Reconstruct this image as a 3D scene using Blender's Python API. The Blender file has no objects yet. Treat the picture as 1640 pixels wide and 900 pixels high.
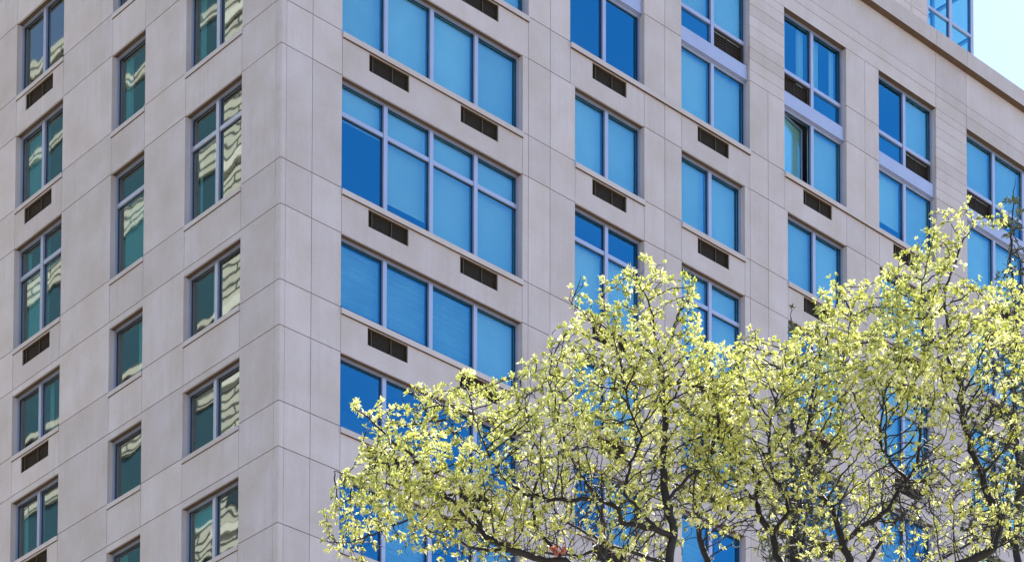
import bpy, math, random
from mathutils import Vector, Matrix, kdtree, noise
random.seed(11)
scene = bpy.context.scene
COL = scene.collection

# ------------------------------------------------------------------ camera
F_PX, CX, CY = 4153.28, 820.0, 2507.36          # focal length and principal point in photo pixels (shifted lens)
CAM = Vector((-36.595, -48.4215, -30.2304))
AZ, PT, RO = 0.740592, 0.056234, 0.0025525
fw = Vector((math.cos(PT)*math.sin(AZ), math.cos(PT)*math.cos(AZ), math.sin(PT)))
rt = Vector((math.cos(AZ), -math.sin(AZ), 0.0))
up = rt.cross(fw)
r2 = rt*math.cos(RO) + up*math.sin(RO)
u2 = -rt*math.sin(RO) + up*math.cos(RO)
cd = bpy.data.cameras.new('camera')
cam = bpy.data.objects.new('camera', cd); COL.objects.link(cam)
m = Matrix.Identity(4)
for i in range(3):
    m[i][0] = r2[i]; m[i][1] = u2[i]; m[i][2] = -fw[i]; m[i][3] = CAM[i]
cam.matrix_world = m
cd.sensor_fit = 'HORIZONTAL'; cd.sensor_width = 36.0; cd.lens = F_PX*36.0/1640.0
cd.shift_y = (CY-450.0)/1640.0
cd.clip_start = 0.1; cd.clip_end = 3000.0
scene.camera = cam

def at(x, y, depth):
    """photo pixel + distance along the lens axis -> point"""
    return CAM + (fw + r2*((x-CX)/F_PX) - u2*((y-CY)/F_PX))*depth

# ------------------------------------------------------------------ light
SUN_AZ, SUN_EL = math.radians(86.0), math.radians(57.0)     # azimuth from +Y towards +X: behind the building
wd = bpy.data.worlds.new('World'); scene.world = wd; wd.use_nodes = True
wn = wd.node_tree.nodes; wl = wd.node_tree.links
sky = wn.new('ShaderNodeTexSky'); sky.sky_type = 'NISHITA'; sky.sun_disc = False
sky.sun_elevation = SUN_EL; sky.sun_rotation = SUN_AZ
sky.air_density = 1.0; sky.dust_density = 0.75; sky.ozone_density = 1.0; sky.altitude = 0
bg = wn['Background']; bg.inputs['Strength'].default_value = 0.117
wl.new(sky.outputs[0], bg.inputs['Color'])
sd = bpy.data.lights.new('sun', 'SUN'); sd.energy = 5.0; sd.angle = math.radians(0.53); sd.color = (1.0, 0.95, 0.86)
sun = bpy.data.objects.new('sun', sd); COL.objects.link(sun)
sdir = Vector((math.sin(SUN_AZ)*math.cos(SUN_EL), math.cos(SUN_AZ)*math.cos(SUN_EL), math.sin(SUN_EL)))
sun.rotation_euler = sdir.to_track_quat('Z', 'Y').to_euler()
sun.location = (0, 0, 60)
scene.render.engine = 'CYCLES'
vs = scene.view_settings
vs.view_transform = 'Standard'; vs.look = 'None'; vs.gamma = 1.0; vs.use_curve_mapping = False
vs.exposure = 1.3

# ------------------------------------------------------------------ materials
def nodes(name):
    mt = bpy.data.materials.new(name); mt.use_nodes = True
    nt = mt.node_tree
    return mt, nt.nodes, nt.links, nt.nodes['Principled BSDF']

def plain(name, col, rough=0.6, metal=0.0, spec=0.5, var=0.0, scale=3.0, bump=0.0):
    mt, n, l, b = nodes(name)
    b.inputs['Roughness'].default_value = rough; b.inputs['Metallic'].default_value = metal
    b.inputs['Specular IOR Level'].default_value = spec
    if var > 0:
        g = n.new('ShaderNodeNewGeometry'); t = n.new('ShaderNodeTexNoise')
        t.inputs['Scale'].default_value = scale; t.inputs['Detail'].default_value = 5
        l.new(g.outputs['Position'], t.inputs['Vector'])
        r = n.new('ShaderNodeMapRange'); r.inputs[1].default_value = 0.3; r.inputs[2].default_value = 0.7
        r.inputs[3].default_value = 1-var; r.inputs[4].default_value = 1+var
        l.new(t.outputs['Fac'], r.inputs[0])
        mx = n.new('ShaderNodeVectorMath'); mx.operation = 'SCALE'
        mx.inputs[0].default_value = col; l.new(r.outputs[0], mx.inputs['Scale'])
        l.new(mx.outputs[0], b.inputs['Base Color'])
        if bump > 0:
            bp = n.new('ShaderNodeBump'); bp.inputs['Strength'].default_value = bump; bp.inputs['Distance'].default_value = 0.02
            l.new(t.outputs['Fac'], bp.inputs['Height']); l.new(bp.outputs[0], b.inputs['Normal'])
    else:
        b.inputs['Base Color'].default_value = (*col, 1)
    return mt

def stone_mat(name, col, amt=1.0):
    """cast limestone: cloudy mottling, rain streaks, per-panel tone, fine pitting"""
    mt, n, l, b = nodes(name)
    b.inputs['Roughness'].default_value = 0.85; b.inputs['Specular IOR Level'].default_value = 0.25
    g = n.new('ShaderNodeNewGeometry')
    def tex(scale, detail, vec=None, rough=0.55):
        t = n.new('ShaderNodeTexNoise'); t.inputs['Scale'].default_value = scale; t.inputs['Detail'].default_value = detail
        t.inputs['Roughness'].default_value = rough
        l.new(vec if vec else g.outputs['Position'], t.inputs['Vector']); return t.outputs['Fac']
    mp = n.new('ShaderNodeMapping'); mp.inputs['Scale'].default_value = (5.0, 5.0, 0.28)
    l.new(g.outputs['Position'], mp.inputs['Vector'])
    streak = tex(1.0, 4, mp.outputs[0]); cloud = tex(0.9, 6); fine = tex(14, 4); grit = tex(90, 2)
    oi = n.new('ShaderNodeObjectInfo')
    def rng(x, lo, hi, a, c):
        r = n.new('ShaderNodeMapRange'); r.inputs[1].default_value = lo; r.inputs[2].default_value = hi
        r.inputs[3].default_value = a; r.inputs[4].default_value = c; l.new(x, r.inputs[0]); return r.outputs[0]
    def mul(a, c):
        q = n.new('ShaderNodeMath'); q.operation = 'MULTIPLY'; l.new(a, q.inputs[0]); l.new(c, q.inputs[1]); return q.outputs[0]
    f = mul(rng(streak, .3, .7, 1-.018*amt, 1+.016*amt), rng(cloud, .3, .7, 1-.11*amt, 1+.09*amt))
    mp2 = n.new('ShaderNodeMapping'); mp2.inputs['Scale'].default_value = (7.0, 7.0, 0.5)
    l.new(g.outputs['Position'], mp2.inputs['Vector'])
    drip = tex(1.0, 3, mp2.outputs[0]); patch = tex(.45, 2)
    f = mul(f, rng(mul(drip, rng(patch, .35, .65, .75, 1.2)), .52, .74, 1.0, .94))
    f = mul(f, rng(fine, .3, .7, 1-.035*amt, 1+.035*amt))
    f = mul(f, rng(oi.outputs['Random'], 0, 1, 1-.065*amt, 1+.05*amt))
    f = mul(f, rng(grit, .3, .7, .975, 1.025))
    mx = n.new('ShaderNodeMix'); mx.data_type = 'RGBA'
    mx.inputs[6].default_value = (*col, 1); mx.inputs[7].default_value = (col[0]*.97, col[1]*.99, col[2]*1.06, 1)
    l.new(rng(cloud, .35, .65, 0, 1), mx.inputs[0])
    sc = n.new('ShaderNodeVectorMath'); sc.operation = 'SCALE'
    l.new(mx.outputs[2], sc.inputs[0]); l.new(f, sc.inputs['Scale'])
    l.new(sc.outputs[0], b.inputs['Base Color'])
    bp = n.new('ShaderNodeBump'); bp.inputs['Strength'].default_value = .25; bp.inputs['Distance'].default_value = .01
    l.new(fine, bp.inputs['Height']); l.new(bp.outputs[0], b.inputs['Normal'])
    return mt

def glass_mat(name, refl, trans, base_r, wav, wscale):
    """coated glazing: clear tinted transmission + mirror reflection rising with angle, slightly wavy sheet"""
    mt, n, l, b = nodes(name)
    n.remove(b); out = n['Material Output']
    tr = n.new('ShaderNodeBsdfTransparent'); tr.inputs[0].default_value = (*trans, 1)
    gl = n.new('ShaderNodeBsdfGlossy'); gl.inputs['Roughness'].default_value = 0.015; gl.inputs['Color'].default_value = (*refl, 1)
    lw = n.new('ShaderNodeLayerWeight'); pw = n.new('ShaderNodeMath'); pw.operation = 'POWER'; pw.inputs[1].default_value = 5.0
    l.new(lw.outputs['Facing'], pw.inputs[0])
    lr = n.new('ShaderNodeMapRange'); lr.inputs[3].default_value = base_r; lr.inputs[4].default_value = 1.0
    l.new(pw.outputs[0], lr.inputs[0])
    ge = n.new('ShaderNodeNewGeometry'); inv = n.new('ShaderNodeMath'); inv.operation = 'SUBTRACT'; inv.inputs[0].default_value = 1.0
    l.new(ge.outputs['Backfacing'], inv.inputs[1])          # the sheet's rear face only transmits
    mr = n.new('ShaderNodeMath'); mr.operation = 'MULTIPLY'; l.new(lr.outputs[0], mr.inputs[0]); l.new(inv.outputs[0], mr.inputs[1])
    mix = n.new('ShaderNodeMixShader'); l.new(mr.outputs[0], mix.inputs[0])
    l.new(tr.outputs[0], mix.inputs[1]); l.new(gl.outputs[0], mix.inputs[2]); l.new(mix.outputs[0], out.inputs['Surface'])
    if wav > 0:
        g = n.new('ShaderNodeNewGeometry'); oi = n.new('ShaderNodeObjectInfo')
        add = n.new('ShaderNodeVectorMath'); add.operation = 'ADD'
        sc = n.new('ShaderNodeVectorMath'); sc.operation = 'SCALE'; sc.inputs[0].default_value = (37, 19, 53)
        l.new(oi.outputs['Random'], sc.inputs['Scale']); l.new(g.outputs['Position'], add.inputs[0]); l.new(sc.outputs[0], add.inputs[1])
        t = n.new('ShaderNodeTexNoise'); t.inputs['Scale'].default_value = wscale; t.inputs['Detail'].default_value = 1.0
        l.new(add.outputs[0], t.inputs['Vector'])
        bp = n.new('ShaderNodeBump'); bp.inputs['Strength'].default_value = 1.0; bp.inputs['Distance'].default_value = wav
        l.new(t.outputs['Fac'], bp.inputs['Height'])
        rw = n.new('ShaderNodeMapRange'); rw.inputs[3].default_value = wav*.3; rw.inputs[4].default_value = wav*1.1
        l.new(oi.outputs['Random'], rw.inputs[0]); l.new(rw.outputs[0], bp.inputs['Distance'])
        l.new(bp.outputs[0], gl.inputs['Normal'])
    return mt

STONE = stone_mat('limestone', (0.525, 0.466, 0.452))
STONE2 = stone_mat('limestone_trim', (0.52, 0.465, 0.45), .7)
SOFF = plain('soffit_tan_shade', (0.105, 0.064, 0.035), .9, var=.12, scale=4)  # undersides: their shade and warm street bounce are put into this colour
JOINT = plain('joint_sealant', (0.10, 0.085, 0.075), .9)
FRAME = plain('anodised_frame', (0.37, 0.40, 0.53), .32, metal=.5, var=.04, scale=2)
GASK = plain('black_gasket', (0.012, 0.013, 0.018), .5)
GRI = plain('brown_grille_metal', (0.042, 0.029, 0.017), .55, metal=.3)
GRID = plain('dark_void', (0.014, 0.010, 0.007), .9)
GRIF = plain('grille_frame_metal', (0.075, 0.052, 0.03), .5, metal=.3)
def blind_mat(name, col):
    mt = plain(name, col, .8); n = mt.node_tree.nodes; l = mt.node_tree.links; b = n['Principled BSDF']
    oi = n.new('ShaderNodeObjectInfo'); r = n.new('ShaderNodeMapRange'); r.inputs[3].default_value = .80; r.inputs[4].default_value = 1.04
    l.new(oi.outputs['Random'], r.inputs[0])
    g_ = n.new('ShaderNodeNewGeometry'); t = n.new('ShaderNodeTexNoise'); t.inputs['Scale'].default_value = 1.1; t.inputs['Detail'].default_value = 2
    l.new(g_.outputs['Position'], t.inputs['Vector'])
    r2_ = n.new('ShaderNodeMapRange'); r2_.inputs[1].default_value = .3; r2_.inputs[2].default_value = .7; r2_.inputs[3].default_value = .93; r2_.inputs[4].default_value = 1.05
    l.new(t.outputs['Fac'], r2_.inputs[0]); q = n.new('ShaderNodeMath'); q.operation = 'MULTIPLY'; l.new(r.outputs[0], q.inputs[0]); l.new(r2_.outputs[0], q.inputs[1])
    v = n.new('ShaderNodeVectorMath'); v.operation = 'SCALE'; v.inputs[0].default_value = col; l.new(q.outputs[0], v.inputs['Scale'])
    l.new(v.outputs[0], b.inputs['Base Color']); return mt
BLIND = blind_mat('white_roller_blind', (0.80, 0.80, 0.78))
BLINDM = plain('grey_blind_fabric', (0.42, 0.47, 0.48), .8, var=.10, scale=2)
CURT = plain('pale_curtain', (0.70, 0.74, 0.72), .9)
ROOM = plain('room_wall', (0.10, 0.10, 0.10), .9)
SPANGL = plain('blue_spandrel_panel', (0.01, 0.04, 0.11), .6, spec=.3)
GLASS_R = glass_mat('sky_tinted_glass', (0.05, 0.46, 0.95), (0.77, 0.92, 0.88), 0.32, 0.0014, .8)  # blue of the mirrored sky is put into the reflection tint
GLASS_L = glass_mat('green_tinted_glass', (0.74, 0.83, 0.81), (0.52, 0.76, 0.77), 0.29, 0.0027, 1.0)
ROOF = plain('roof_membrane', (0.25, 0.24, 0.23), .9, var=.1)

# ------------------------------------------------------------------ mesh helpers
def link(name, me, mat, parent=None):
    o = bpy.data.objects.new(name, me); COL.objects.link(o)
    if mat is not None and not me.materials: me.materials.append(mat)
    if parent is not None: o.parent = parent
    return o

class MB:
    def __init__(self): self.v = []; self.f = []
    def box(self, x0, x1, y0, y1, z0, z1):
        if x0 > x1: x0, x1 = x1, x0
        if y0 > y1: y0, y1 = y1, y0
        b = len(self.v)
        self.v += [(x0,y0,z0),(x1,y0,z0),(x1,y1,z0),(x0,y1,z0),(x0,y0,z1),(x1,y0,z1),(x1,y1,z1),(x0,y1,z1)]
        self.f += [(b,b+3,b+2,b+1),(b+4,b+5,b+6,b+7),(b,b+1,b+5,b+4),(b+1,b+2,b+6,b+5),(b+2,b+3,b+7,b+6),(b+3,b,b+4,b+7)]
        return self
    def fb(self, fac, s0, s1, z0, z1, d0, d1):
        """box in facade coordinates: s along the wall from the corner, d outwards"""
        if fac == 'R': return self.box(s0, s1, -d0, -d1, z0, z1)
        return self.box(-d0, -d1, s0, s1, z0, z1)
    def build(self, name, mat, parent=None):
        me = bpy.data.meshes.new(name); me.from_pydata(self.v, [], self.f); me.update()
        return link(name, me, mat, parent)

def fbox(name, fac, s0, s1, z0, z1, d0, d1, mat, parent):
    return MB().fb(fac, s0, s1, z0, z1, d0, d1).build(name, mat, parent)

def empty(name, loc, label, cat, group=None):
    o = bpy.data.objects.new(name, None); COL.objects.link(o); o.location = loc
    o['label'] = label; o['category'] = cat
    if group: o['group'] = group
    return o

GZ = -31.85                                      # street level
# ------------------------------------------------------------------ ground
g = MB().box(-900, 900, -900, 900, GZ-.5, GZ).build('ground', plain('street_paving', (0.245, 0.215, 0.19), .9, var=.15, scale=.4))
g['kind'] = 'structure'

# ------------------------------------------------------------------ the corner building
BLD = empty('apartment_building', (0, 0, GZ), 'tall pale limestone apartment block seen at its corner behind the trees', 'building')
class _P: pass
def child(o):
    o.parent = BLD; o.matrix_parent_inverse = Matrix.Translation((0, 0, -GZ)); return o
J = {-4: 17.505, -3: 16.412, -2: 14.343, -1: 13.202, 0: 11.116, 1: 9.987, 2: 7.131, 3: 5.99, 4: 4.119, 5: 2.99,
     6: 1.125, 7: 0.0, 8: -1.875, 9: -3.0, 10: -4.875, 11: -6.0}
ZHEAD, ZF1, ZF2, ZCOR, ZTOP = 19.27, 19.677, 20.003, 21.05, 21.57
LEN_R, LEN_L = 34.9, 21.7
W_N, W_W = (1.876, 7.923), (1.876, 8.128)
BAY_N = {'W': (1.876, 7.923), 'D': (9.82, 12.458), 'E': (13.923, 16.529), 'F': (18.36, 21.0), 'G': (22.502, 25.06), 'H': (26.90, 33.03)}
BAY_W = {'W': (1.876, 8.128), 'D': (9.636, 12.458), 'E': (13.923, 16.748), 'F': (18.231, 21.0), 'G': (22.502, 25.263), 'H': (26.785, 33.03)}
PIER_N = [[0, .961, 1.876], [7.923, 8.128, 8.912, 9.82], [12.458, 13.261, 13.923], [16.529, 16.748, 17.52, 18.36],
          [21.0, 21.854, 22.502], [25.06, 25.263, 26.0, 26.90], [33.03, 33.94, 34.9]]
PIER_W = [[0, .961, 1.876], [8.128, 8.912, 9.636], [12.458, 13.261, 13.923], [16.748, 17.52, 18.231],
          [21.0, 21.854, 22.502], [25.263, 26.0, 26.785], [33.03, 33.94, 34.9]]
LB = {'C': (1.587, 3.982), 'B': (5.793, 7.341), 'A': (9.695, 12.083), 'B2': (14.44, 15.99)}
LP = [[0, 1.587], [3.982, 5.793], [7.341, 9.695], [12.083, 14.44], [15.99, 18.8, 21.7]]

# backing behind the panels (joint colour) and floors, one mesh for each facade
bk = MB(); kl = MB(); PT_ = 0.028
def backing(mb, fac, s0, s1, z0, z1, deep=.34): mb.fb(fac, s0+.004, s1-.004, z0, z1, -deep, -PT_)
for p in PIER_N: backing(bk, 'R', p[0] + (.03 if p[0] == 0 else 0), p[-1], J[11], J[-1])
for p in PIER_W: backing(bk, 'R', p[0] + (.03 if p[0] == 0 else 0), p[-1], J[-1], ZTOP-.3)
for p in LP: backing(kl, 'L', p[0] + (.345 if p[0] == 0 else 0), p[-1], J[11], ZTOP-.3)
SP = [(1, 0), (3, 2), (5, 4), (7, 6), (9, 8), (11, 10)]
for lo, hi in SP:
    for k, (a, b) in BAY_N.items(): bk.fb('R', a-.0035, b+.0035, J[lo]+.012, J[hi]-.17, -2.2, -.16)
for k, (a, b) in BAY_W.items(): bk.fb('R', a-.0035, b+.0035, J[-1]+.012, J[-2]-.17, -2.2, -.16); bk.fb('R', a-.0035, b+.0035, ZHEAD+.012, ZTOP-.3, -2.2, -PT_)
for lo, hi in SP + [(-1, -2)]:
    lip = .17 if lo >= 3 else .012
    for k, (a, b) in LB.items(): kl.fb('L', a-.0035, b+.0035, J[lo]-(.158 if lo >= 3 else -.012), J[hi]-.15, -2.2, -.16)
for k, (a, b) in LB.items(): kl.fb('L', a-.0035, b+.0035, J[-3]+.012, J[-4]-.15, -2.2, -PT_); kl.fb('L', a-.0035, b+.0035, ZHEAD+.012, ZTOP-.3, -2.2, -PT_)
WR = child(bk.build('wall', JOINT)); WL = child(kl.build('wall', JOINT))
WR['label'] = 'long street facade of limestone panels with blue windows'
WL['label'] = 'shaded side facade of limestone panels with green windows'
# plain lower storeys, core and roof
core = MB().box(2.25, LEN_R-.4, 2.25, LEN_L-.4, GZ, ZTOP-.35); core.box(.002, LEN_R, .002, LEN_L, GZ, J[11]-.004)
core.box(.36, LEN_R-.1, LEN_L-.3, LEN_L, J[11], ZTOP-.3); core.box(LEN_R-.3, LEN_R-.001, .36, LEN_L-.31, J[11], ZTOP-.3)
child(core.build('building_core', ROOM))

def wallkid(o, fac): 
    p = WR if fac == 'R' else WL
    o.parent = p; return o
GX, GZJ = .008, .011                              # half joint widths
def panel(fac, s0, s1, z0, z1, name='stone_panel', mat=None, gx0=GX, gx1=GX, gz0=GZJ, gz1=GZJ):
    d = random.uniform(-.0015, .0015)
    return wallkid(fbox(name, fac, s0+gx0, s1-gx1, z0+gz0, z1-gz1, -PT_-.02, d, mat or STONE, None), fac)

LV = [11, 10, 9, 8, 7, 6, 5, 4, 3, 2, 1, 0, -1]
# --- right facade piers
for pi, p in enumerate(PIER_N):
    for a, b in zip(p[:-1], p[1:]):
        e0 = 0 if a == p[0] else GX; e1 = 0 if b == p[-1] else GX
        if a == 0: a = .165; e0 = .004
        for lo, hi in zip(LV[:-1], LV[1:]): panel('R', a, b, J[lo], J[hi], gx0=e0, gx1=e1)
for pi, p in enumerate(PIER_W):
    planked = pi in (1, 3, 5)
    for a, b in zip(p[:-1], p[1:]):
        e0 = 0 if a == p[0] else GX; e1 = 0 if b == p[-1] else GX
        if a == 0: a = .165; e0 = .004
        panel('R', a, b, J[-1], J[-2], gx0=e0, gx1=e1); panel('R', a, b, J[-2], J[-3], gx0=e0, gx1=e1)
        if not planked:
            panel('R', a, b, J[-3], J[-4], gx0=e0, gx1=e1); panel('R', a, b, J[-4], ZHEAD, gx0=e0, gx1=e1)
    if planked:
        zz = [J[-3] + (ZHEAD+.08-J[-3])/9*k for k in range(10)]; zz[-1] = ZHEAD
        for z0, z1 in zip(zz[:-1], zz[1:]): panel('R', p[0], p[-1], z0, z1, 'stone_course', gx0=0, gx1=0, gz0=.006, gz1=.006)
# frieze above the windows
fr = [.165, 8.128, 9.636, 25.263, 26.785, 34.9]
for a, b in zip(fr[:-1], fr[1:]):
    for z0, z1, nm in ((ZHEAD, ZF1, 'stone_course'), (ZF1, ZF2, 'stone_course'), (ZF2, ZCOR+.02, 'frieze_panel')):
        panel('R', a, b, z0, z1, nm, gz0=.007, gz1=.007)
# --- left facade piers
LL = LV + [-2, -3, -4]
for p in LP:
    for a, b in zip(p[:-1], p[1:]):
        e0 = 0 if a == p[0] else GX; e1 = 0 if b == p[-1] else GX
        if a == 0: a = .195; e0 = .004
        zs = [J[k] for k in LL] + [ZHEAD]
        for z0, z1 in zip(zs[:-1], zs[1:]): panel('L', a, b, z0, z1, gx0=e0, gx1=e1)
for z0, z1 in ((ZHEAD, ZF1), (ZF1, ZF2), (ZF2, ZCOR+.02)): panel('L', .195, LEN_L, z0, z1, 'stone_course')
# corner stones: one L-shaped stone for each course
zs = [J[k] for k in LL] + [ZHEAD, ZF1, ZF2, ZCOR+.02]
for z0, z1 in zip(zs[:-1], zs[1:]):
    z0 += GZJ; z1 -= GZJ; c = .03
    out = [(c, 0), (.161, 0), (.161, .05), (.05, .05), (.05, .191), (0, .191), (0, c)]
    v = [(x, y, z0) for x, y in out] + [(x, y, z1) for x, y in out]; n = len(out)
    f = [tuple(range(n-1, -1, -1)), tuple(range(n, 2*n))] + [(i, (i+1) % n, n+(i+1) % n, n+i) for i in range(n)]
    me = bpy.data.meshes.new('corner_stone'); me.from_pydata(v, [], f); me.update()
    wallkid(link('corner_stone', me, STONE), 'R')

# --- spandrels, sills, soffits, jambs
def jamb(fac, s0, s1, z0, z1):
    wallkid(fbox('jamb', fac, s0-.0039, s0+.0005, z0, z1, -.33, -PT_-.021, STONE2, None), fac)
    wallkid(fbox('jamb', fac, s1-.0005, s1+.0039, z0, z1, -.33, -PT_-.021, STONE2, None), fac)
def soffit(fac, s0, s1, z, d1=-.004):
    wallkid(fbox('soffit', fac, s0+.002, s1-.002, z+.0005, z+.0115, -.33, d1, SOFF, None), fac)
def sill(fac, s0, s1, z, h, proud):
    o = MB().fb(fac, s0+.004, s1-.004, z-h, z-.03, -.33, proud)
    wallkid(o.build('window_sill', STONE2), fac)
    wallkid(fbox('sill_underside', fac, s0+.006, s1-.006, z-h-.008, z-h-.0005, -.02, proud-.004, SOFF, None), fac)  # thin slab under the sill, with the underside shade painted in

def grille(fac, s0, s1, z0, z1, d=.0):
    """through-wall air-conditioner grille: sheet frame, dark box, upright bars and fine louvres"""
    mb = MB(); t = .02
    mb.fb(fac, s0-t+.02, s1+t-.02, z1-t, z1, d-.10, d+.004); mb.fb(fac, s0-t+.02, s1+t-.02, z0, z0+t, d-.10, d+.004)
    mb.fb(fac, s0, s0+t, z0+t, z1-t, d-.10, d+.004); mb.fb(fac, s1-t, s1, z0+t, z1-t, d-.10, d+.004)
    o = child(mb.build('air_conditioner_grille', GRIF))
    w = s1-s0
    fbox('grille_back', fac, s0+t, s1-t, z0+t, z1-t, d-.10, d-.09, GRID, o)
    for q in ((.11, .60) if fac == 'R' else (.42, .9)):
        fbox('grille_bar', fac, s0+w*q-.012, s0+w*q+.012, z0+t, z1-t, d-.045, d-.012, GRIF, o)
    lv = MB(); k = 9; hh = (z1-z0-2*t)/k
    for i in range(k):
        zc = z0+t+hh*(i+.5); lv.fb(fac, s0+t, s1-t, zc-hh*.2, zc+hh*.2, d-.075, d-.046)
    lv.build('louvres', GRI, o)
    return o

def spandrel(fac, s0, s1, zlo, zhi, gr=(), hsill=.17, lip=0.0, proud=.05, e=.013, sil=True):
    """stone panel below a window; real openings are left for the grilles"""
    zt = zhi-hsill
    xs = [s0+e] + [q for g_ in gr for q in g_] + [s1-e]
    mb = MB(); d0, d1 = -PT_-.02, random.uniform(-.0015, .0015)
    zg0, zg1 = zhi-.645, zhi-.19
    if gr:
        mb.fb(fac, s0+e, s1-e, zlo+(0 if not lip else GZJ), zg0, d0, d1)
        for i in range(0, len(xs), 2): mb.fb(fac, xs[i], xs[i+1], zg0, zt-.006, d0, d1)
        for a, b in gr: mb.fb(fac, a, b, zg1, zt-.006, d0, d1)
    else: mb.fb(fac, s0+e, s1-e, zlo+(0 if not lip else GZJ), zt-.006, d0, d1)
    wallkid(mb.build('spandrel_panel', STONE), fac)
    if lip: wallkid(fbox('lintel', fac, s0+.002, s1-.002, zlo-lip, zlo-GZJ, d0, 0, STONE, None), fac)
    for a, b in gr: grille(fac, a+.004, b-.004, zg0+.004, zg1-.004, -.03)
    if sil: sill(fac, s0, s1, zhi, hsill, proud)

GR = {'W': [(2.735, 4.035), (5.76, 7.06)], 'D': [(10.47, 11.77)], 'E': [(14.58, 15.868)], 'F': [(19.05, 20.325)], 'G': [(23.16, 24.46)], 'H': [(27.85, 29.15), (30.9, 32.2)]}

# --- windows
def frame_ring(mb, fac, s0, s1, z0, z1, t, d0, d1):
    mb.fb(fac, s0, s1, z1-t, z1, d0, d1); mb.fb(fac, s0, s1, z0, z0+t, d0, d1)
    mb.fb(fac, s0, s0+t, z0+t, z1-t, d0, d1); mb.fb(fac, s1-t, s1, z0+t, z1-t, d0, d1)

def curtain(fac, s0, s1, z0, z1, d, par, mat=None):
    v = []; f = []; n = max(8, int((s1-s0)*60)); ph = random.random()*9
    for i in range(n+1):
        s = s0+(s1-s0)*i/n; dd = d+.03*math.sin(i*1.15+ph)+.01*math.sin(i*.5)
        for z in (z0, z1): v.append((s, -dd, z) if fac == 'R' else (-dd, s, z))
    for i in range(n): f.append((2*i, 2*i+2, 2*i+3, 2*i+1))
    me = bpy.data.meshes.new('curtain'); me.from_pydata(v, [], f); me.update()
    return link('curtain', me, mat or CURT, par)

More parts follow.
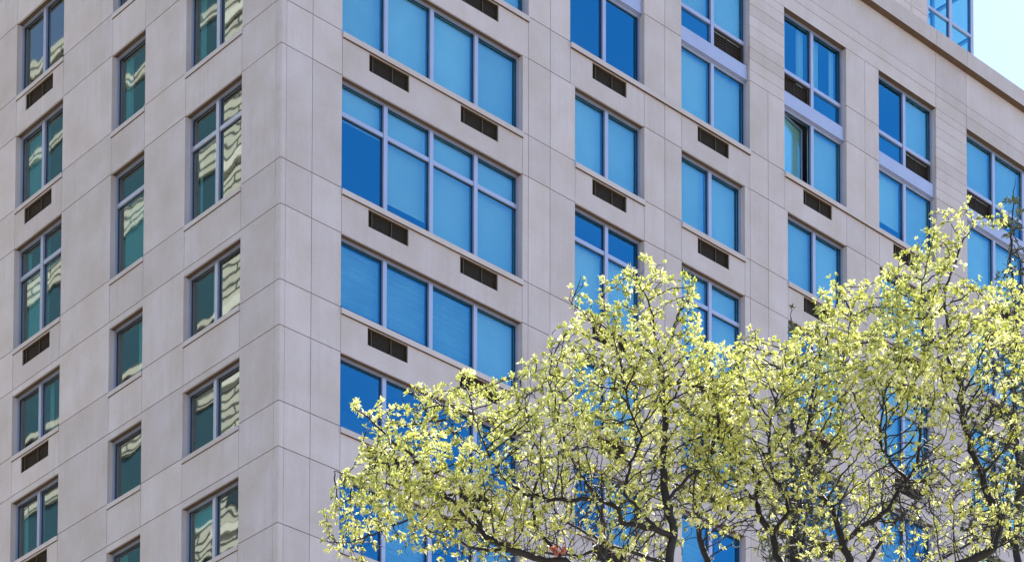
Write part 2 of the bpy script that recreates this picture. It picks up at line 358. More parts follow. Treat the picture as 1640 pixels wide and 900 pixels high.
def window(fac, s0, s1, z0, z1, cols, rows, spec, dep=-.16):
    """frame with mullions and transoms; spec[row][col] says what is behind each pane:
       L white blind down, D bare, M grey blind, P blind part-way, C curtain, S blue solid panel, G grille, O open sash"""
    mb = MB(); t = .065; dg = dep-.055
    frame_ring(mb, fac, s0+.001, s1-.001, z0, z1, t, dep-.12, dep)
    o = child(mb.build('window', FRAME))
    gm = GLASS_R if fac == 'R' else GLASS_L
    cs = [s0] + [s0+(s1-s0)*c for c in cols] + [s1]; rs = [z0] + list(rows) + [z1]
    mw = .062
    for c in cs[1:-1]: fbox('mullion', fac, c-mw, c+mw, z0+t, z1-t, dep-.12, dep+.022, FRAME, o)
    for r_ in rs[1:-1]:
        for i in range(len(cs)-1):
            a = cs[i]+(t if i == 0 else mw); b = cs[i+1]-(t if i == len(cs)-2 else mw)
            fbox('transom', fac, a, b, r_-.055, r_+.055, dep-.118, dep+.006, FRAME, o)
    for ri in range(len(rs)-1):
        for ci in range(len(cs)-1):
            a = cs[ci]+(t if ci == 0 else mw); b = cs[ci+1]-(t if ci == len(cs)-2 else mw)
            c0 = rs[ri]+(t if ri == 0 else .055); c1 = rs[ri+1]-(t if ri == len(rs)-2 else .055)
            k = spec[ri][ci]
            if k == 'S':
                fbox('spandrel_glass', fac, a, b, c0, c1, dg-.012, dg, gm, o); fbox('back_panel', fac, a, b, c0, c1, dg-.05, dg-.03, SPANGL, o); continue
            if k == 'G':
                gb = MB(); frame_ring(gb, fac, a, b, c0, c1, .02, dg-.03, dg+.02)
                q = gb.build('grille_insert', GRIF, o)
                fbox('grille_back', fac, a, b, c0, c1, dg-.14, dg-.13, GRID, o)
                lv = MB(); n = 8; hh = (c1-c0-.04)/n
                for i in range(n): lv.fb(fac, a+.02, b-.02, c0+.02+hh*(i+.3), c0+.02+hh*(i+.7), dg-.10, dg-.06)
                lv.fb(fac, (a+b)/2-.012, (a+b)/2+.012, c0+.02, c1-.02, dg-.06, dg-.045)
                lv.build('louvres', GRI, o); continue
            gk = MB(); frame_ring(gk, fac, a, b, c0, c1, .014, dg-.03, dg+.012); gk.build('gasket', GASK, o)
            if k == 'O':
                sb = MB(); w = b-a; th = .05; frame_ring(sb, 'R', 0, w, c0, c1, .05, -th, 0)
                s_ = sb.build('open_sash', FRAME, o); s_.location = (a, -dg+.02, 0); s_.rotation_euler = (0, 0, math.radians(10))
                s_['label'] = 'casement sash swung open into the room'
                pg = MB().box(.05, w-.05, .02, .028, c0+.05, c1-.05).build('pane', gm, o)
                bl = MB().box(.06, w-.06, .06, .064, c0+.06, c1-.06).build('blind', BLIND, o)
                for e_ in (pg, bl): e_.location = s_.location; e_.rotation_euler = s_.rotation_euler
                continue
            fbox('pane', fac, a+.002, b-.002, c0+.002, c1-.002, dg-.012, dg, gm, o)
            bd = dg-.15+random.uniform(-.015, .015)
            if k in 'LMP':
                bot = c0-.05
                if k == 'P': bot = c0+(c1-c0)*random.uniform(.22, .32)
                if k == 'M':                           # slatted blind
                    vb = MB(); zz = c1-.01; bot = c0+random.choice((-.02, -.02, .12, .3))
                    while zz > bot:
                        tl = random.uniform(.0, .008); vb.fb(fac, a-.03, b+.03, zz-.040-tl, zz, bd-.006, bd); zz -= .05
                    vb.build('blind', BLINDM, o); continue
                bl = fbox('blind', fac, a-.03, b+.03, bot, c1+.04, bd-.004, bd, BLIND, o)
                fbox('blind_hem', fac, a-.03, b+.03, bot-.03, bot-.001, bd-.01, bd+.004, BLIND, bl.parent)
            if k == 'C':
                w = b-a; curtain(fac, a+w*.02, a+w*random.uniform(.3, .5), c0-.03, c1+.03, bd-.06, o)
                if random.random() < .5: curtain(fac, b-w*random.uniform(.12, .25), b-.01, c0-.03, c1+.03, bd-.06, o)
            if k == 'W':
                curtain(fac, a+.02, b-.02, c0-.03, c1+.03, bd-.06, o, BLIND)
            if k == 'H':
                w = b-a; bl = fbox('blind', fac, a-.03, b+.03, c0+(c1-c0)*random.uniform(.5, .75), c1+.04, bd-.004, bd, BLIND, o)
    return o

TALL = 9.135
q4 = [.25, .5, .75]; q2 = [.5]
ZONES_R = {(2, 1): {'W': [['D', 'P', 'L', 'L'], ['L']*4], 'D': [['L', 'L'], ['D', 'D']], 'E': [['L', 'L'], ['L', 'L']], 'F': [['L', 'L'], ['D', 'L']], 'G': [['L', 'P'], ['L', 'L']], 'H': [['L', 'L', 'D', 'L'], ['L']*4]},
           (4, 3): {'W': [['M', 'M', 'M', 'L']], 'D': [['M', 'L']], 'E': [['D', 'M']], 'F': [['D', 'M']], 'G': [['M', 'D']], 'H': [['M', 'M', 'L', 'L']]},
           (6, 5): {'W': [['D', 'D', 'D', 'D']], 'D': [['D', 'M']], 'E': [['M', 'D']], 'F': [['D', 'D']], 'G': [['L', 'M']], 'H': [['M', 'L', 'L', 'D']]},
           (8, 7): {'W': [['D', 'M', 'D', 'M']], 'D': [['D', 'L']], 'E': [['M', 'D']], 'F': [['M', 'D']], 'G': [['L', 'L']], 'H': [['M', 'L', 'L', 'D']]},
           (10, 9): {'W': [['D', 'M', 'D', 'M']], 'D': [['D', 'L']], 'E': [['M', 'D']], 'F': [['M', 'D']], 'G': [['L', 'L']], 'H': [['M', 'L', 'L', 'D']]},
           (0, -1): {'W': [['L']*4], 'D': [['L', 'L']], 'E': [['L', 'L']], 'F': [['L', 'L']], 'G': [['L', 'L']], 'H': [['L', 'L', 'P', 'L']]}}
for (lo, hi), bays in ZONES_R.items():
    for k, spec in bays.items():
        a, b = BAY_N[k]; z0, z1 = J[lo]-.03, J[hi]
        window('R', a, b, z0, z1, q4 if k in 'WH' else q2, [TALL] if lo == 2 else [], spec)
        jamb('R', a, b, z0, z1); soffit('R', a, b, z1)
for lo, hi in SP:
    for k, (a, b) in BAY_N.items(): spandrel('R', a, b, J[lo], J[hi], GR[k])
for k, (a, b) in BAY_W.items():
    pair = k in 'DEFG'
    spandrel('R', a, b, J[-1], J[-2], GR[k], sil=not pair)
for a, b, c0, c1 in ((9.636, 16.748, 12.458, 13.923), (18.231, 25.263, 21.0, 22.502)):
    sill('R', a, b, J[-2], .17, .06)
# two-storey window groups at the top
TOP = {'W': ([['L', 'D', 'L', 'L']], [['S', 'G', 'S', 'G'], ['L']*4]), 'D': ([['D', 'D']], [['G', 'S'], ['L', 'L']]), 'E': ([['L', 'L']], [['S', 'G'], ['L', 'L']]),
       'F': ([['O', 'L']], [['G', 'S'], ['C', 'C']]), 'G': ([['P', 'L']], [['S', 'G'], ['D', 'L']]), 'H': ([['L', 'L', 'D', 'L']], [['G', 'S', 'G', 'S'], ['L', 'L', 'L', 'L']])}
for k, (a, b) in BAY_W.items():
    cols = q4 if k in 'WH' else q2
    window('R', a, b, J[-2]-.03, 16.40, cols, [], TOP[k][0])
    up_ = window('R', a, b, 16.80, ZHEAD, cols, [17.52], TOP[k][1])
    band = MB().fb('R', a+.002, b-.002, 16.425, 16.83, -.28, -.075); band.fb('R', a+.002, b-.002, 16.401, 16.424, -.28, -.12)
    child(band.build('metal_spandrel', FRAME))
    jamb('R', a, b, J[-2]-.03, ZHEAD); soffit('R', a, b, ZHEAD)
# left facade
ZONES_L = {(-2, -3): {'A': [['D', 'D']], 'B': [['D']], 'C': [['D', 'D']], 'B2': [['D']]},
           (0, -1): {'A': [['C', 'W']], 'B': [['C']], 'C': [['C', 'C']], 'B2': [['D']]},
           (2, 1): {'A': [['C', 'W'], ['D', 'C']], 'B': [['W'], ['D']], 'C': [['C', 'C'], ['D', 'D']], 'B2': [['D'], ['D']]},
           (4, 3): {'A': [['C', 'D']], 'B': [['C']], 'C': [['D', 'C']], 'B2': [['D']]},
           (6, 5): {'A': [['D', 'C']], 'B': [['D']], 'C': [['C', 'D']], 'B2': [['D']]},
           (8, 7): {'A': [['D', 'C']], 'B': [['C']], 'C': [['D', 'H']], 'B2': [['D']]},
           (10, 9): {'A': [['D', 'C']], 'B': [['C']], 'C': [['D', 'C']], 'B2': [['D']]}}
for (lo, hi), bays in ZONES_L.items():
    for k, spec in bays.items():
        a, b = LB[k]; z0, z1 = J[lo]-.03, J[hi]-(.17 if hi >= 3 else 0)
        window('L', a, b, z0, z1, q2 if k in 'AC' else [], [TALL] if lo == 2 else [], spec)
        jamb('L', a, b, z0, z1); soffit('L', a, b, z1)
for lo, hi in SP + [(-1, -2), (-3, -4)]:
    for k, (a, b) in LB.items():
        spandrel('L', a, b, J[lo], J[hi], [(10.214, 11.6)] if k == 'A' else (), hsill=.15, lip=.17 if lo >= 3 else 0, proud=.03)
for k, (a, b) in LB.items():
    window('L', a, b, J[-4]-.03, ZHEAD, q2 if k in 'AC' else [], [], [['D', 'D']]); jamb('L', a, b, J[-4]-.03, ZHEAD); soffit('L', a, b, ZHEAD)

# --- cornice, stones butted end to end
cj = [0, 3.4, 8.1, 12.8, 17.6, 22.0, 25.04, 26.57, 30.9, 35.1]
cor = child(MB().fb('R', .3, LEN_R-.1, ZCOR+.03, ZTOP-.02, -1.0, -.05).fb('L', 1.01, LEN_L-.1, ZCOR+.03, ZTOP-.02, -1.0, -.05).build('cornice', JOINT))
for i, (a, b) in enumerate(zip(cj[:-1], cj[1:])):
    fbox('cornice_stone', 'R', (a if i else -.22)+.005, b-.005, ZCOR+.012, ZTOP, -.6, .22, STONE, cor)
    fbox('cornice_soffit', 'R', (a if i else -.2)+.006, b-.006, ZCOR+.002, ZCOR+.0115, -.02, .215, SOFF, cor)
for a, b in zip([.61, 5, 10, 15], [5, 10, 15, 21.9]):
    fbox('cornice_stone', 'L', a+.005, b-.005, ZCOR+.012, ZTOP, -.6, .22, STONE, cor)
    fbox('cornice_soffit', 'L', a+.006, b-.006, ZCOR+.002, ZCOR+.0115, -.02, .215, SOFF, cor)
child(MB().box(.61, LEN_R-.2, .61, LEN_L-.2, ZTOP-.34, ZTOP-.12).build('roof', ROOF))

# --- set-back top storey with glazed corner
SB = -1.0; ZU = 26.6
ub = MB().box(4.0, 26.13, 1.06, 14, ZTOP-.1, ZU); ub.box(26.13, 28.3, 4.2, 14, ZTOP-.1, ZU); ub.box(26.13, 28.44, 1.1, 4.2, ZTOP-.1, ZTOP+.02)
ub.box(26.13, 28.6, .9, 4.2, ZU-.3, ZU)
UP = child(ub.build('penthouse_wall', JOINT))
us = [4.0, 7.0, 10.0, 13.0, 16.0, 19.0, 22.2, 25.34, 26.13]
for a, b in zip(us[:-1], us[1:]):
    for z0, z1 in ((ZTOP-.1, 23.1), (23.1, 24.9), (24.9, ZU)):
        MB().box(a+.007, b-(.007 if b < 26 else 0), 1.0, 1.059, z0+.008, z1-.008).build('stone_panel', STONE, UP)
wf = MB(); fac = 'R'
wf.box(26.132, 26.2, 1.0, 1.12, ZTOP, ZU-.31); wf.box(28.36, 28.5, 1.0, 1.14, ZTOP-.08, ZU-.31)
wf.box(27.24, 27.38, .99, 1.12, ZTOP, ZU-.31)
for z in (ZTOP+.0, 23.42, 25.0): wf.box(26.2, 27.24, 1.0, 1.1, z, z+.09); wf.box(27.38, 28.36, 1.0, 1.1, z, z+.09)
for z in (ZTOP+.0, 23.42, 25.0): wf.box(28.4, 28.495, 1.14, 4.1, z, z+.09)
wf.box(28.38, 28.498, 2.55, 2.65, ZTOP, ZU-.31)
wc = child(wf.build('corner_window', FRAME))
for a, b in ((26.2, 27.24), (27.38, 28.36)):
    for z0, z1 in ((ZTOP+.09, 23.42), (23.51, 25.0), (25.09, ZU-.31)):
        MB().box(a, b, 1.05, 1.062, z0, z1).build('pane', GLASS_R, wc)
for a, b in ((1.14, 2.55), (2.65, 4.1)):
    for z0, z1 in ((ZTOP+.09, 23.42), (23.51, 25.0), (25.09, ZU-.31)):
        MB().box(28.44, 28.452, a, b, z0, z1).build('pane', GLASS_R, wc)

# ------------------------------------------------------------------ towers across the side street (mirrored in the side windows)
def coursed(name, col, mort, bw, bh):
    mt, n, l, b = nodes(name); b.inputs['Roughness'].default_value = .85
    g_ = n.new('ShaderNodeNewGeometry'); sx = n.new('ShaderNodeSeparateXYZ'); cb = n.new('ShaderNodeCombineXYZ')
    l.new(g_.outputs['Position'], sx.inputs[0]); l.new(sx.outputs['Y'], cb.inputs[0]); l.new(sx.outputs['Z'], cb.inputs[1])
    t = n.new('ShaderNodeTexBrick'); t.inputs['Scale'].default_value = 1.0; t.inputs['Brick Width'].default_value = bw
    t.inputs['Row Height'].default_value = bh; t.inputs['Mortar Size'].default_value = .06; t.inputs['Mortar Smooth'].default_value = .2
    t.inputs['Color1'].default_value = (*col, 1); t.inputs['Color2'].default_value = (*[c*.86 for c in col], 1); t.inputs['Mortar'].default_value = (*mort, 1)
    l.new(cb.outputs[0], t.inputs['Vector']); l.new(t.outputs['Color'], b.inputs['Base Color'])
    return mt
CREAM = coursed('cream_coursed_stone', (0.60, 0.57, 0.46), (0.05, 0.055, 0.05), 2.6, .36)
CREAM2 = plain('pale_band', (0.75, 0.72, 0.62), .8)
DKW = plain('dark_window_strip', (0.03, 0.045, 0.05), .25)
TEAL = plain('teal_curtain_wall', (0.025, 0.075, 0.085), .15, spec=.8)
def tower(x1, y0, y1, zt, wall, band, label, step, wins):
    t = empty('apartment_tower', (x1-9, (y0+y1)/2, GZ), label, 'building')
    def k(o): o.parent = t; o.matrix_parent_inverse = Matrix.Translation((-(x1-9), -(y0+y1)/2, -GZ)); return o
    w = k(MB().box(x1-18, x1, y0, y1, GZ, zt).build('wall', wall))
    b = MB(); z = GZ+6
    while z < zt-1:
        b.box(x1-.02, x1+.12, y0, y1, z, z+(.35 if wins else random.choice((.4, 1.1, 1.5)))); z += step
    k(b.build('floor_bands', band))
    z = GZ+6
    while z < zt-step:
        wb = MB(); y = y0+1.0
        while y < y1-1.6:
            if wins > random.random(): wb.box(x1-.02, x1+.05, y, y+1.5, z+1.0, z+2.5)
            y += 3.1
        if wb.v: k(wb.build('window_row', DKW))
        z += step
    k(MB().box(x1-18.3, x1+.3, y0-.3, y1+.3, zt, zt+.6).build('parapet', band))
    return t
tower(-22, 18, 33.8, 48, CREAM, CREAM2, 'tall cream coursed-stone apartment tower across the side street', 3.0, .25)
tower(-24, 35.0, 66, 44, TEAL, CREAM, 'dark teal glazed tower with pale floor bands across the side street', 3.3, 0)

# ------------------------------------------------------------------ trees
def leaf_mat(name, c1, c2, c3, tr):
    mt, n, l, b = nodes(name); n.remove(b); out = n['Material Output']
    g_ = n.new('ShaderNodeNewGeometry'); cr = n.new('ShaderNodeValToRGB')
    cr.color_ramp.elements[0].color = (*c1, 1); cr.color_ramp.elements[1].color = (*c2, 1)
    e = cr.color_ramp.elements.new(.5); e.color = (*c3, 1)
    tn = n.new('ShaderNodeTexNoise'); tn.inputs['Scale'].default_value = 3.2; tn.inputs['Detail'].default_value = 2      # some shoots are greener than others
    l.new(g_.outputs['Position'], tn.inputs['Vector'])
    ma = n.new('ShaderNodeMath'); ma.operation = 'MULTIPLY_ADD'; ma.inputs[1].default_value = 1.7; ma.inputs[2].default_value = -.62
    l.new(tn.outputs['Fac'], ma.inputs[0])
    mb_ = n.new('ShaderNodeMath'); mb_.operation = 'MULTIPLY_ADD'; mb_.inputs[1].default_value = .68; mb_.use_clamp = True
    l.new(g_.outputs['Random Per Island'], mb_.inputs[0]); l.new(ma.outputs[0], mb_.inputs[2]); l.new(mb_.outputs[0], cr.inputs[0])
    df = n.new('ShaderNodeBsdfDiffuse'); ts = n.new('ShaderNodeBsdfTranslucent'); gs = n.new('ShaderNodeBsdfGlossy')
    gs.inputs['Roughness'].default_value = .35
    l.new(cr.outputs[0], df.inputs[0]); l.new(cr.outputs[0], ts.inputs[0])
    m1 = n.new('ShaderNodeMixShader'); m1.inputs[0].default_value = tr
    l.new(df.outputs[0], m1.inputs[1]); l.new(ts.outputs[0], m1.inputs[2])
    m2 = n.new('ShaderNodeMixShader'); m2.inputs[0].default_value = .10
    l.new(m1.outputs[0], m2.inputs[1]); l.new(gs.outputs[0], m2.inputs[2]); l.new(m2.outputs[0], out.inputs['Surface'])
    return mt
LEAF = leaf_mat('young_leaf', (0.13, 0.17, 0.014), (0.95, 0.94, 0.56), (0.66, 0.68, 0.13), .45)
LEAFD = leaf_mat('dark_needle', (0.03, 0.045, 0.012), (0.09, 0.11, 0.035), (0.055, 0.075, 0.02), .3)
LEAFR = leaf_mat('red_leaf', (0.30, 0.04, 0.012), (0.5, 0.14, 0.05), (0.4, 0.07, 0.03), .4)
BARK = plain('dark_bark', (0.017, 0.0135, 0.012), .55, spec=.35, var=.3, scale=14, bump=.6)

def rnd_dir():
    while True:
        v = Vector((random.uniform(-1, 1), random.uniform(-1, 1), random.uniform(-1, 1)))
        if .05 < v.length < 1: return v.normalized()

def leaf_cluster(V, F, c, axis, size, nl):
    a0 = axis.orthogonal().normalized(); a1 = axis.cross(a0)
    for i in range(nl):
        th = random.uniform(0, 6.283); tilt = random.uniform(.1, 1.45)
        d = (axis*math.cos(tilt)+(a0*math.cos(th)+a1*math.sin(th))*math.sin(tilt)).normalized()
        L = size*random.uniform(.45, 1.2); w = L*random.uniform(.13, .22)
        side = d.cross(rnd_dir()).normalized()
        nrm = d.cross(side)
        b = c+d*L*.08; mid = c+d*L*.55+nrm*L*.10; tip = c+d*L
        tip = tip - Vector((0, 0, L*random.uniform(0, .35)))
        k = len(V); V += [b, mid+side*w, tip, mid-side*w]; F += [(k, k+1, k+2), (k, k+2, k+3)]

def grow_tree(root, limbs, lobes, depth0, n_attr, leafmat, size, nl, dens, twig_r=.0036, ztop=None, zfall=2.3, floor_p=.26, step=.07, kill=.085, infl=.6, bareness=0.0):
    """limbs: polylines of 3-D points (first is the trunk); grown twigs reach for points inside the crown lobes"""
    pts = []; par = []; fixr = []
    def add(p, q, r=0): pts.append(p); par.append(q); fixr.append(r); return len(pts)-1
    for pl, radii in limbs:
        # find attach
        start = pl[0]; q = -1
        if pts:
            q = min(range(len(pts)), key=lambda i: (pts[i]-start).length)
            if (pts[q]-start).length > .02: last = add(start, q, radii[0])
            else: last = q
        else: last = add(start, -1, radii[0])
        for i in range(1, len(pl)):
            seg = pl[i]-pl[i-1]; k = max(1, int(seg.length/step))
            for j in range(1, k+1):
                f = j/k; p = pl[i-1]+seg*f
                if seg.length < 2.0: p = p+rnd_dir()*.012
                last = add(p, last, radii[i-1]+(radii[i]-radii[i-1])*f)
    ncore = len(pts)
    vol = [a*b*c for (_, a, b, c) in lobes]; att = []
    tot = sum(vol)
    for (c, a, b, dd), v in zip(lobes, vol):
        k = max(6, int(n_attr*v/tot))
        for _ in range(k):
            d = rnd_dir()*random.random()**(1/2.2)
            p = c + r2*(d.x*a) + Vector((0, 0, 1))*(d.y*b) + fw*(d.z*dd)
            if noise.noise(p*1.15+Vector((3, 7, 1))) > -.24 or random.random() < .3: att.append(p)
    alive = att
    kidl = {}
    for it in range(70):
        kd = kdtree.KDTree(len(pts))
        for i, p in enumerate(pts): kd.insert(p, i)
        kd.balance()
        pull = {}; nxt = []
        for p in alive:
            co, i, dist = kd.find(p)
            if dist < kill: continue
            nxt.append(p)
            if dist < infl + (1.6 if it < 14 else 0):
                pull.setdefault(i, []).append((p-co).normalized())
        alive = nxt
        if not pull: break
        for i, ds in pull.items():
            d = Vector((0, 0, 0))
            for q in ds: d += q
            if par[i] >= 0: d += (pts[i]-pts[par[i]]).normalized()*.6*len(ds)**.5
            d = d.normalized()+rnd_dir()*.17+Vector((0, 0, .05))
            np_ = pts[i]+d.normalized()*step
            ch = kidl.setdefault(i, [])
            if len(ch) >= 3 or any((np_-c).length < step*.55 for c in ch): continue
            ch.append(np_); add(np_, i)
        if len(pts) > 90000: break
    n = len(pts)
    kids = [[] for _ in range(n)]
    for i in range(n):
        if par[i] >= 0: kids[par[i]].append(i)
    rad = [0.0]*n
    for i in range(n-1, -1, -1):
        s = sum(rad[k]**2.35 for k in kids[i])
        r = max(twig_r, (s+twig_r**2.35*.03)**(1/2.35))
        if fixr[i]: r = fixr[i]
        else: r = min(r, .02)
        rad[i] = r
    # tubes along chains
    V = []; F = []
    def ring(p, d, r, ns):
        a = d.orthogonal().normalized(); b = d.cross(a); k = len(V)
        for j in range(ns):
            t = 6.28318*j/ns; V.append(p+(a*math.cos(t)+b*math.sin(t))*r)
        return k
    stack = [(0, -1)]; seen = set()
    heads = [i for i in range(n) if par[i] < 0]
    work = [(h, None) for h in heads]
    while work:
        h, pre = work.pop()
        chain = [pre] if pre is not None else []
        c = h
        while True:
            chain.append(c)
            if not kids[c]: break
            ks = sorted(kids[c], key=lambda k: -rad[k])
            for o in ks[1:]: work.append((o, c))
            c = ks[0]
        if len(chain) < 2: continue
        r0 = rad[chain[1]]
        ns = 9 if r0 > .03 else 6 if r0 > .01 else 4
        prev = None; a_ref = None
        for j, c in enumerate(chain):
            d = (pts[chain[min(j+1, len(chain)-1)]]-pts[chain[max(j-1, 0)]])
            if d.length < 1e-6: d = Vector((0, 0, 1))
            d.normalize()
            if a_ref is None: a_ref = d.orthogonal().normalized()
            a_ = (a_ref-d*a_ref.dot(d))
            a_ = a_.normalized() if a_.length > 1e-4 else d.orthogonal().normalized()
            a_ref = a_; b_ = d.cross(a_)
            r = rad[c] if not (j == 0 and pre is not None) else min(rad[c], r0*1.25)
            if j == len(chain)-1: r *= .5
            k = len(V)
            for q in range(ns):
                t = 6.28318*q/ns; V.append(pts[c]+(a_*math.cos(t)+b_*math.sin(t))*r)
            if prev is not None:
                for q in range(ns): F.append((prev+q, prev+(q+1) % ns, k+(q+1) % ns, k+q))
            prev = k
    base = root.location
    def mk(name, V, F, mat, smooth):
        me = bpy.data.meshes.new(name); me.from_pydata([tuple(v-base) for v in V], [], F); me.update()
        if smooth: me.polygons.foreach_set('use_smooth', [True]*len(me.polygons))
        return link(name, me, mat, root)
    mk('trunk', V, F, BARK, True)
    LV_ = []; LF = []; cnt = 0
    for i in range(n):
        if rad[i] > .0085 or i < ncore: continue
        p = pts[i]; tipz = ztop(p) if ztop else p.z
        pr = dens*max(floor_p, min(1.0, 1.0-(tipz-p.z-.7)/zfall))
        pr *= .35+1.3*max(0, min(1, .5+noise.noise(p*1.3)*1.1))
        if not kids[i]: pr *= 1.5
        if random.random() < pr:
            d = (pts[i]-pts[par[i]]).normalized()
            leaf_cluster(LV_, LF, p+rnd_dir()*.02, (d+Vector((0, 0, .5))+rnd_dir()*.6).normalized(), size*random.uniform(.6, 1.35), random.randint(nl-5, nl+2)); cnt += 1
    o = mk('crown', LV_, LF, leafmat, False); o['kind'] = 'stuff'
    print('tree', root.name, 'nodes', n, 'attr left', len(alive), 'clusters', cnt, 'leaf tris', len(LF))
    return root

def px_lobes(L, depth, jit=.7, dk=1.15):
    s = depth/F_PX; r = []
    for x, y, a, b in L:
        dd = depth+random.uniform(-jit, jit)
        r.append((at(x, y, dd), a*s, b*s, max(a, b)*s*dk+.15))
    return r
def px_limb(P, depth, r0, r1, wob=.35, d0=0.0):
    """pixels of a limb -> 3-D polyline, wandering in depth"""
    out = []; w = d0; n = len(P)
    for x, y in P:
        out.append(at(x, y, depth+w)); w += random.uniform(-wob, wob)*.6
    return out, [r0+(r1-r0)*i/max(1, n-1) for i in range(n)]
def px_top(P, depth):
    xs = [p[0] for p in P]
    def f(p):
        d = p-CAM; z = d.dot(fw); x = CX+F_PX*d.dot(r2)/z
        for (x0, y0), (x1, y1) in zip(P[:-1], P[1:]):
            if x0 <= x <= x1: y = y0+(y1-y0)*(x-x0)/(x1-x0); break
        else: y = P[0][1] if x < xs[0] else P[-1][1]
        return at(x, y, z).z
    return f

TOPL = [(510, 830), (530, 740), (575, 650), (650, 620), (740, 600), (790, 630), (850, 580), (900, 510), (960, 470), (1030, 425), (1100, 450), (1150, 540), (1200, 530), (1260, 560)]
TOPR = [(1080, 560), (1150, 545), (1230, 545), (1300, 470), (1350, 440), (1430, 410), (1490, 360), (1550, 325), (1600, 350), (1640, 430)]
# left tree
D1 = 30.0
tx = at(1072, 900, D1)
tb = Vector((tx.x+.25, tx.y-.2, GZ))
t1 = empty('spring_tree', tb, 'spring tree with yellow-green young leaves reaching in front of the wide corner windows', 'tree', 'street trees in front of the building')
tr_px = [(1072, 900), (1079, 848), (1068, 802), (1062, 770), (1063, 721), (1066, 678), (1062, 644), (1060, 611), (1056, 578)]
pl, rr = px_limb(tr_px, D1, .052, .03, .1)
low = at(1068, 1010, D1); low2 = tb+(low-tb)*.55+Vector((.2, .1, 0))
trunk = ([tb, low2, low]+pl, [.19, .13, .085]+rr)
limbs1 = [trunk,
    px_limb([(1068, 1010), (985, 945), (905, 898), (873, 897), (820, 881), (778, 858), (741, 821), (714, 794), (690, 760), (660, 730), (628, 705), (600, 680), (572, 655)], D1, .05, .008),
    px_limb([(778, 858), (759, 824), (744, 786), (739, 749), (742, 720), (725, 690), (716, 650)], D1, .024, .006),
    px_limb([(820, 881), (770, 880), (700, 855), (660, 830), (610, 850), (560, 870), (525, 868)], D1, .02, .005),
    px_limb([(714, 794), (660, 790), (620, 775), (575, 765), (535, 755)], D1, .016, .005),
    px_limb([(1076, 860), (1053, 848), (996, 836), (990, 813), (961, 799), (880, 800), (840, 790), (800, 760), (780, 720), (760, 670), (745, 610)], D1, .036, .006),
    px_limb([(961, 799), (930, 760), (905, 710), (890, 660), (880, 610), (885, 560)], D1, .02, .005),
    px_limb([(1053, 848), (1000, 790), (1010, 740), (1030, 700), (1010, 660), (999, 611), (997, 578), (985, 545)], D1, .02, .005),
    px_limb([(1056, 578), (1047, 567), (1027, 554), (1002, 544), (974, 528), (947, 508), (916, 486), (930, 440)], D1, .024, .004),
    px_limb([(1056, 578), (1066, 561), (1077, 536), (1085, 508), (1099, 486), (1108, 456), (1106, 430)], D1, .022, .004),
    px_limb([(1056, 578), (1048, 533), (1047, 506), (1035, 472), (1022, 450), (1019, 417)], D1, .018, .004),
    px_limb([(1060, 618), (1091, 614), (1127, 619), (1152, 603), (1180, 586)], D1, .018, .005),
    px_limb([(1068, 802), (1095, 770), (1130, 745), (1150, 700), (1150, 650), (1140, 600), (1135, 560)], D1, .022, .005),
    px_limb([(905, 898), (860, 850), (850, 800), (870, 740), (850, 690), (840, 640), (830, 605)], D1, .024, .005)]
lob1 = px_lobes([(600, 790, 80, 50), (565, 850, 60, 50), (640, 690, 60, 40), (610, 670, 40, 22), (700, 660, 50, 42), (750, 640, 40, 40), (680, 790, 110, 80), (800, 690, 70, 70), (860, 640, 60, 60), (900, 580, 45, 55),
    (950, 540, 55, 45), (1000, 500, 60, 50), (1035, 455, 40, 38), (1100, 485, 25, 45), (930, 470, 22, 34), (1000, 620, 110, 90), (1085, 610, 75, 80), (900, 760, 130, 100), (1050, 760, 120, 120), (780, 830, 120, 70), (980, 860, 120, 60),
    (1140, 640, 60, 80)], D1)
grow_tree(t1, limbs1, lob1, D1, 13000, LEAF, .064, 14, .72, ztop=px_top(TOPL, D1))
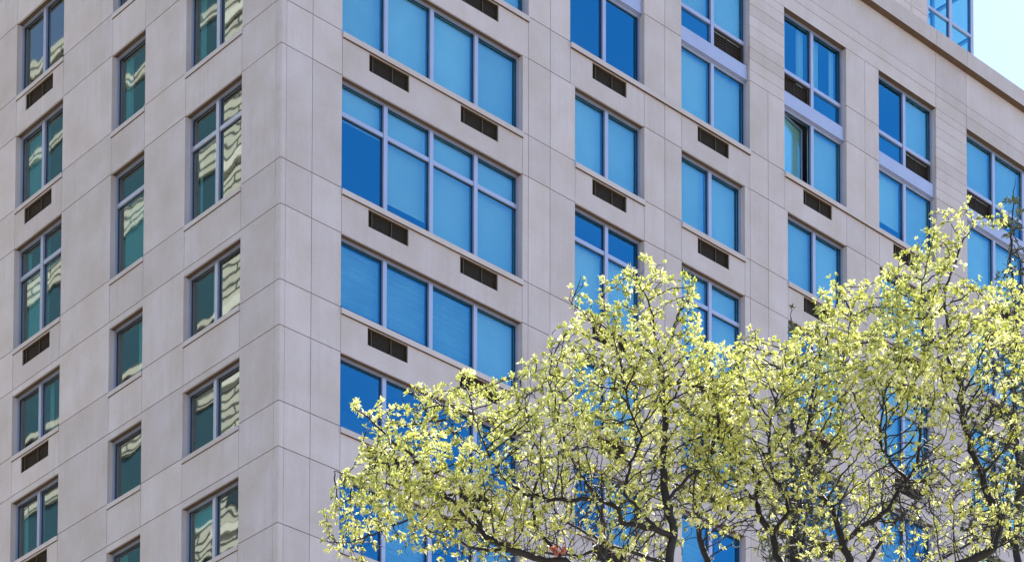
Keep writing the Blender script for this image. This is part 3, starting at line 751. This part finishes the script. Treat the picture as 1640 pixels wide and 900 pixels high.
# right tree
D2 = 31.2
tx = at(1330, 1120, D2); tb = Vector((tx.x+.1, tx.y, GZ))
t2 = empty('spring_tree', tb, 'taller spring tree with yellow-green leaves and several forked stems, beside the low dark evergreen tip', 'tree', 'street trees in front of the building')
j0 = at(1330, 1120, D2); j1 = at(1350, 1000, D2)
limbs2 = [([tb, tb+(j0-tb)*.5+Vector((.1, -.1, 0)), j0, j1]+[at(x, y, D2) for x, y in ((1362, 897), (1349, 869), (1340, 838), (1334, 813), (1309, 788), (1298, 766), (1300, 748), (1290, 700), (1300, 640), (1310, 580), (1330, 520), (1345, 460))],
     [.2, .15, .11, .07, .05, .044, .038, .034, .030, .027, .024, .02, .016, .012, .008, .004]),
    px_limb([(1330, 1120), (1300, 1000), (1262, 920), (1243, 890), (1238, 854), (1221, 834), (1209, 802), (1218, 767), (1204, 747), (1181, 738), (1157, 730), (1129, 712), (1100, 695), (1085, 665)], D2, .06, .006),
    px_limb([(1209, 802), (1192, 782), (1172, 758), (1165, 700), (1175, 640), (1180, 590), (1195, 540)], D2, .022, .004),
    px_limb([(1238, 854), (1262, 819), (1259, 800), (1240, 766), (1230, 716), (1234, 673), (1250, 623), (1255, 580)], D2, .028, .005),
    px_limb([(1349, 869), (1384, 841), (1424, 816), (1440, 785), (1452, 766), (1430, 745), (1418, 726), (1402, 695), (1384, 667), (1362, 623), (1350, 580), (1360, 520)], D2, .034, .005),
    px_limb([(1440, 785), (1470, 740), (1475, 680), (1450, 620), (1440, 560), (1430, 500), (1440, 430)], D2, .024, .005),
    px_limb([(1350, 1000), (1480, 930), (1590, 880), (1604, 831), (1583, 794), (1573, 760), (1555, 720), (1542, 667), (1540, 620), (1524, 584), (1516, 568), (1518, 528), (1512, 472), (1532, 416), (1544, 384), (1560, 360)], D2, .06, .005, .15),
    px_limb([(1573, 760), (1610, 720), (1625, 660), (1620, 600), (1630, 540), (1625, 480)], D2, .022, .005),
    px_limb([(1516, 568), (1480, 540), (1470, 490), (1480, 440), (1495, 380)], D2, .016, .004),
    px_limb([(1604, 831), (1640, 780), (1665, 720), (1670, 640)], D2, .02, .006)]
lob2 = px_lobes([(1190, 580, 45, 45), (1160, 640, 60, 80), (1250, 610, 60, 55), (1200, 760, 100, 110), (1335, 495, 35, 48), (1300, 600, 70, 75), (1400, 500, 60, 60), (1450, 465, 50, 55), (1500, 395, 42, 50), (1548, 345, 20, 28), (1592, 350, 22, 14),
    (1500, 530, 100, 100), (1400, 650, 120, 110), (1550, 630, 85, 110), (1615, 530, 50, 90), (1340, 790, 110, 110), (1480, 800, 120, 100), (1600, 790, 80, 110), (1660, 640, 50, 120)], D2)
grow_tree(t2, limbs2, lob2, D2, 14500, LEAF, .064, 14, .8, ztop=px_top(TOPR, D2))
# dark tree behind on the right
D3 = 38.0
tx = at(1640, 1000, D3); tb = Vector((tx.x, tx.y, GZ))
t3 = empty('evergreen_tree', tb, 'thin dark green tree standing behind the right-hand spring tree', 'tree')
limbs3 = [([tb, at(1640, 1000, D3)]+[at(x, y, D3) for x, y in ((1628, 880), (1632, 760), (1624, 640), (1628, 520), (1618, 420), (1622, 330), (1626, 285))], [.16, .09, .05, .04, .032, .026, .018, .01, .004]),
    px_limb([(1628, 880), (1600, 800), (1590, 720), (1575, 660)], D3, .02, .005), px_limb([(1632, 760), (1660, 690), (1670, 600)], D3, .02, .005),
    px_limb([(1624, 640), (1600, 570), (1585, 500)], D3, .016, .005)]
lob3 = px_lobes([(1618, 350, 26, 40), (1622, 430, 30, 50), (1610, 540, 45, 70), (1600, 660, 55, 80), (1600, 800, 60, 90), (1665, 500, 40, 140), (1665, 740, 40, 140)], D3)
grow_tree(t3, limbs3, lob3, D3, 3000, LEAFD, .075, 12, .62, step=.09, kill=.13)
# slim evergreen tip between the two spring trees
tx = at(1270, 1000, D3); tb = Vector((tx.x, tx.y, GZ))
t4 = empty('evergreen_tree', tb, 'narrow dark evergreen whose tip shows between the two spring trees', 'tree')
limbs4 = [([tb, at(1272, 1000, D3)]+[at(x, y, D3) for x, y in ((1271, 800), (1269, 650), (1268, 560), (1267, 488))], [.15, .09, .05, .03, .014, .003])]
lob4 = px_lobes([(1267, 515, 5, 20), (1269, 545, 13, 22), (1270, 590, 24, 40), (1272, 680, 40, 80), (1274, 820, 60, 120)], D3, .05)
grow_tree(t4, limbs4, lob4, D3, 1500, LEAFD, .06, 12, .9)

# fourth street tree, farther back: mostly bare twigs filling the lower gaps
LEAFB = leaf_mat('opening_bud', (0.10, 0.11, 0.02), (0.50, 0.48, 0.15), (0.26, 0.27, 0.05), .45)
D5 = 35.0
tx = at(1180, 1100, D5); tb = Vector((tx.x, tx.y, GZ))
t5 = empty('budding_tree', tb, 'mostly bare budding tree standing between the spring trees and the building', 'tree')
limbs5 = [([tb, at(1180, 1100, D5)]+[at(x, y, D5) for x, y in ((1150, 950), (1120, 860), (1110, 780), (1125, 700))], [.17, .11, .06, .04, .025, .01]),
    px_limb([(1150, 950), (1060, 900), (970, 870), (900, 830), (850, 770)], D5, .04, .006), px_limb([(1180, 1100), (1260, 960), (1290, 860), (1280, 780), (1300, 700)], D5, .05, .006),
    px_limb([(1260, 960), (1380, 920), (1420, 850), (1480, 790), (1500, 720)], D5, .04, .006), px_limb([(1380, 920), (1500, 900), (1570, 860), (1600, 800)], D5, .03, .006),
    px_limb([(970, 870), (930, 890), (800, 880), (720, 850)], D5, .025, .006)]
lob5 = px_lobes([(800, 850, 110, 60), (900, 800, 100, 90), (1010, 810, 110, 100), (1130, 780, 110, 110), (1250, 800, 110, 110), (1370, 800, 110, 100), (1480, 800, 100, 100), (1590, 820, 90, 90)], D5, .5, .8)
grow_tree(t5, limbs5, lob5, D5, 3200, LEAFB, .055, 8, .14, twig_r=.0048, step=.09, kill=.11)
# a few red leaves hanging on in the left tree
V = []; F = []
for x, y in ((889, 878), (893, 872), (897, 880), (901, 874), (886, 884), (904, 880)):
    leaf_cluster(V, F, at(x, y, D1-.25), rnd_dir(), .085, 7)
me = bpy.data.meshes.new('red_leaves'); me.from_pydata([tuple(v-t1.location) for v in V], [], F); me.update()
o = link('red_leaves', me, LEAFR, t1); o['label'] = 'small tuft of orange red leaves'
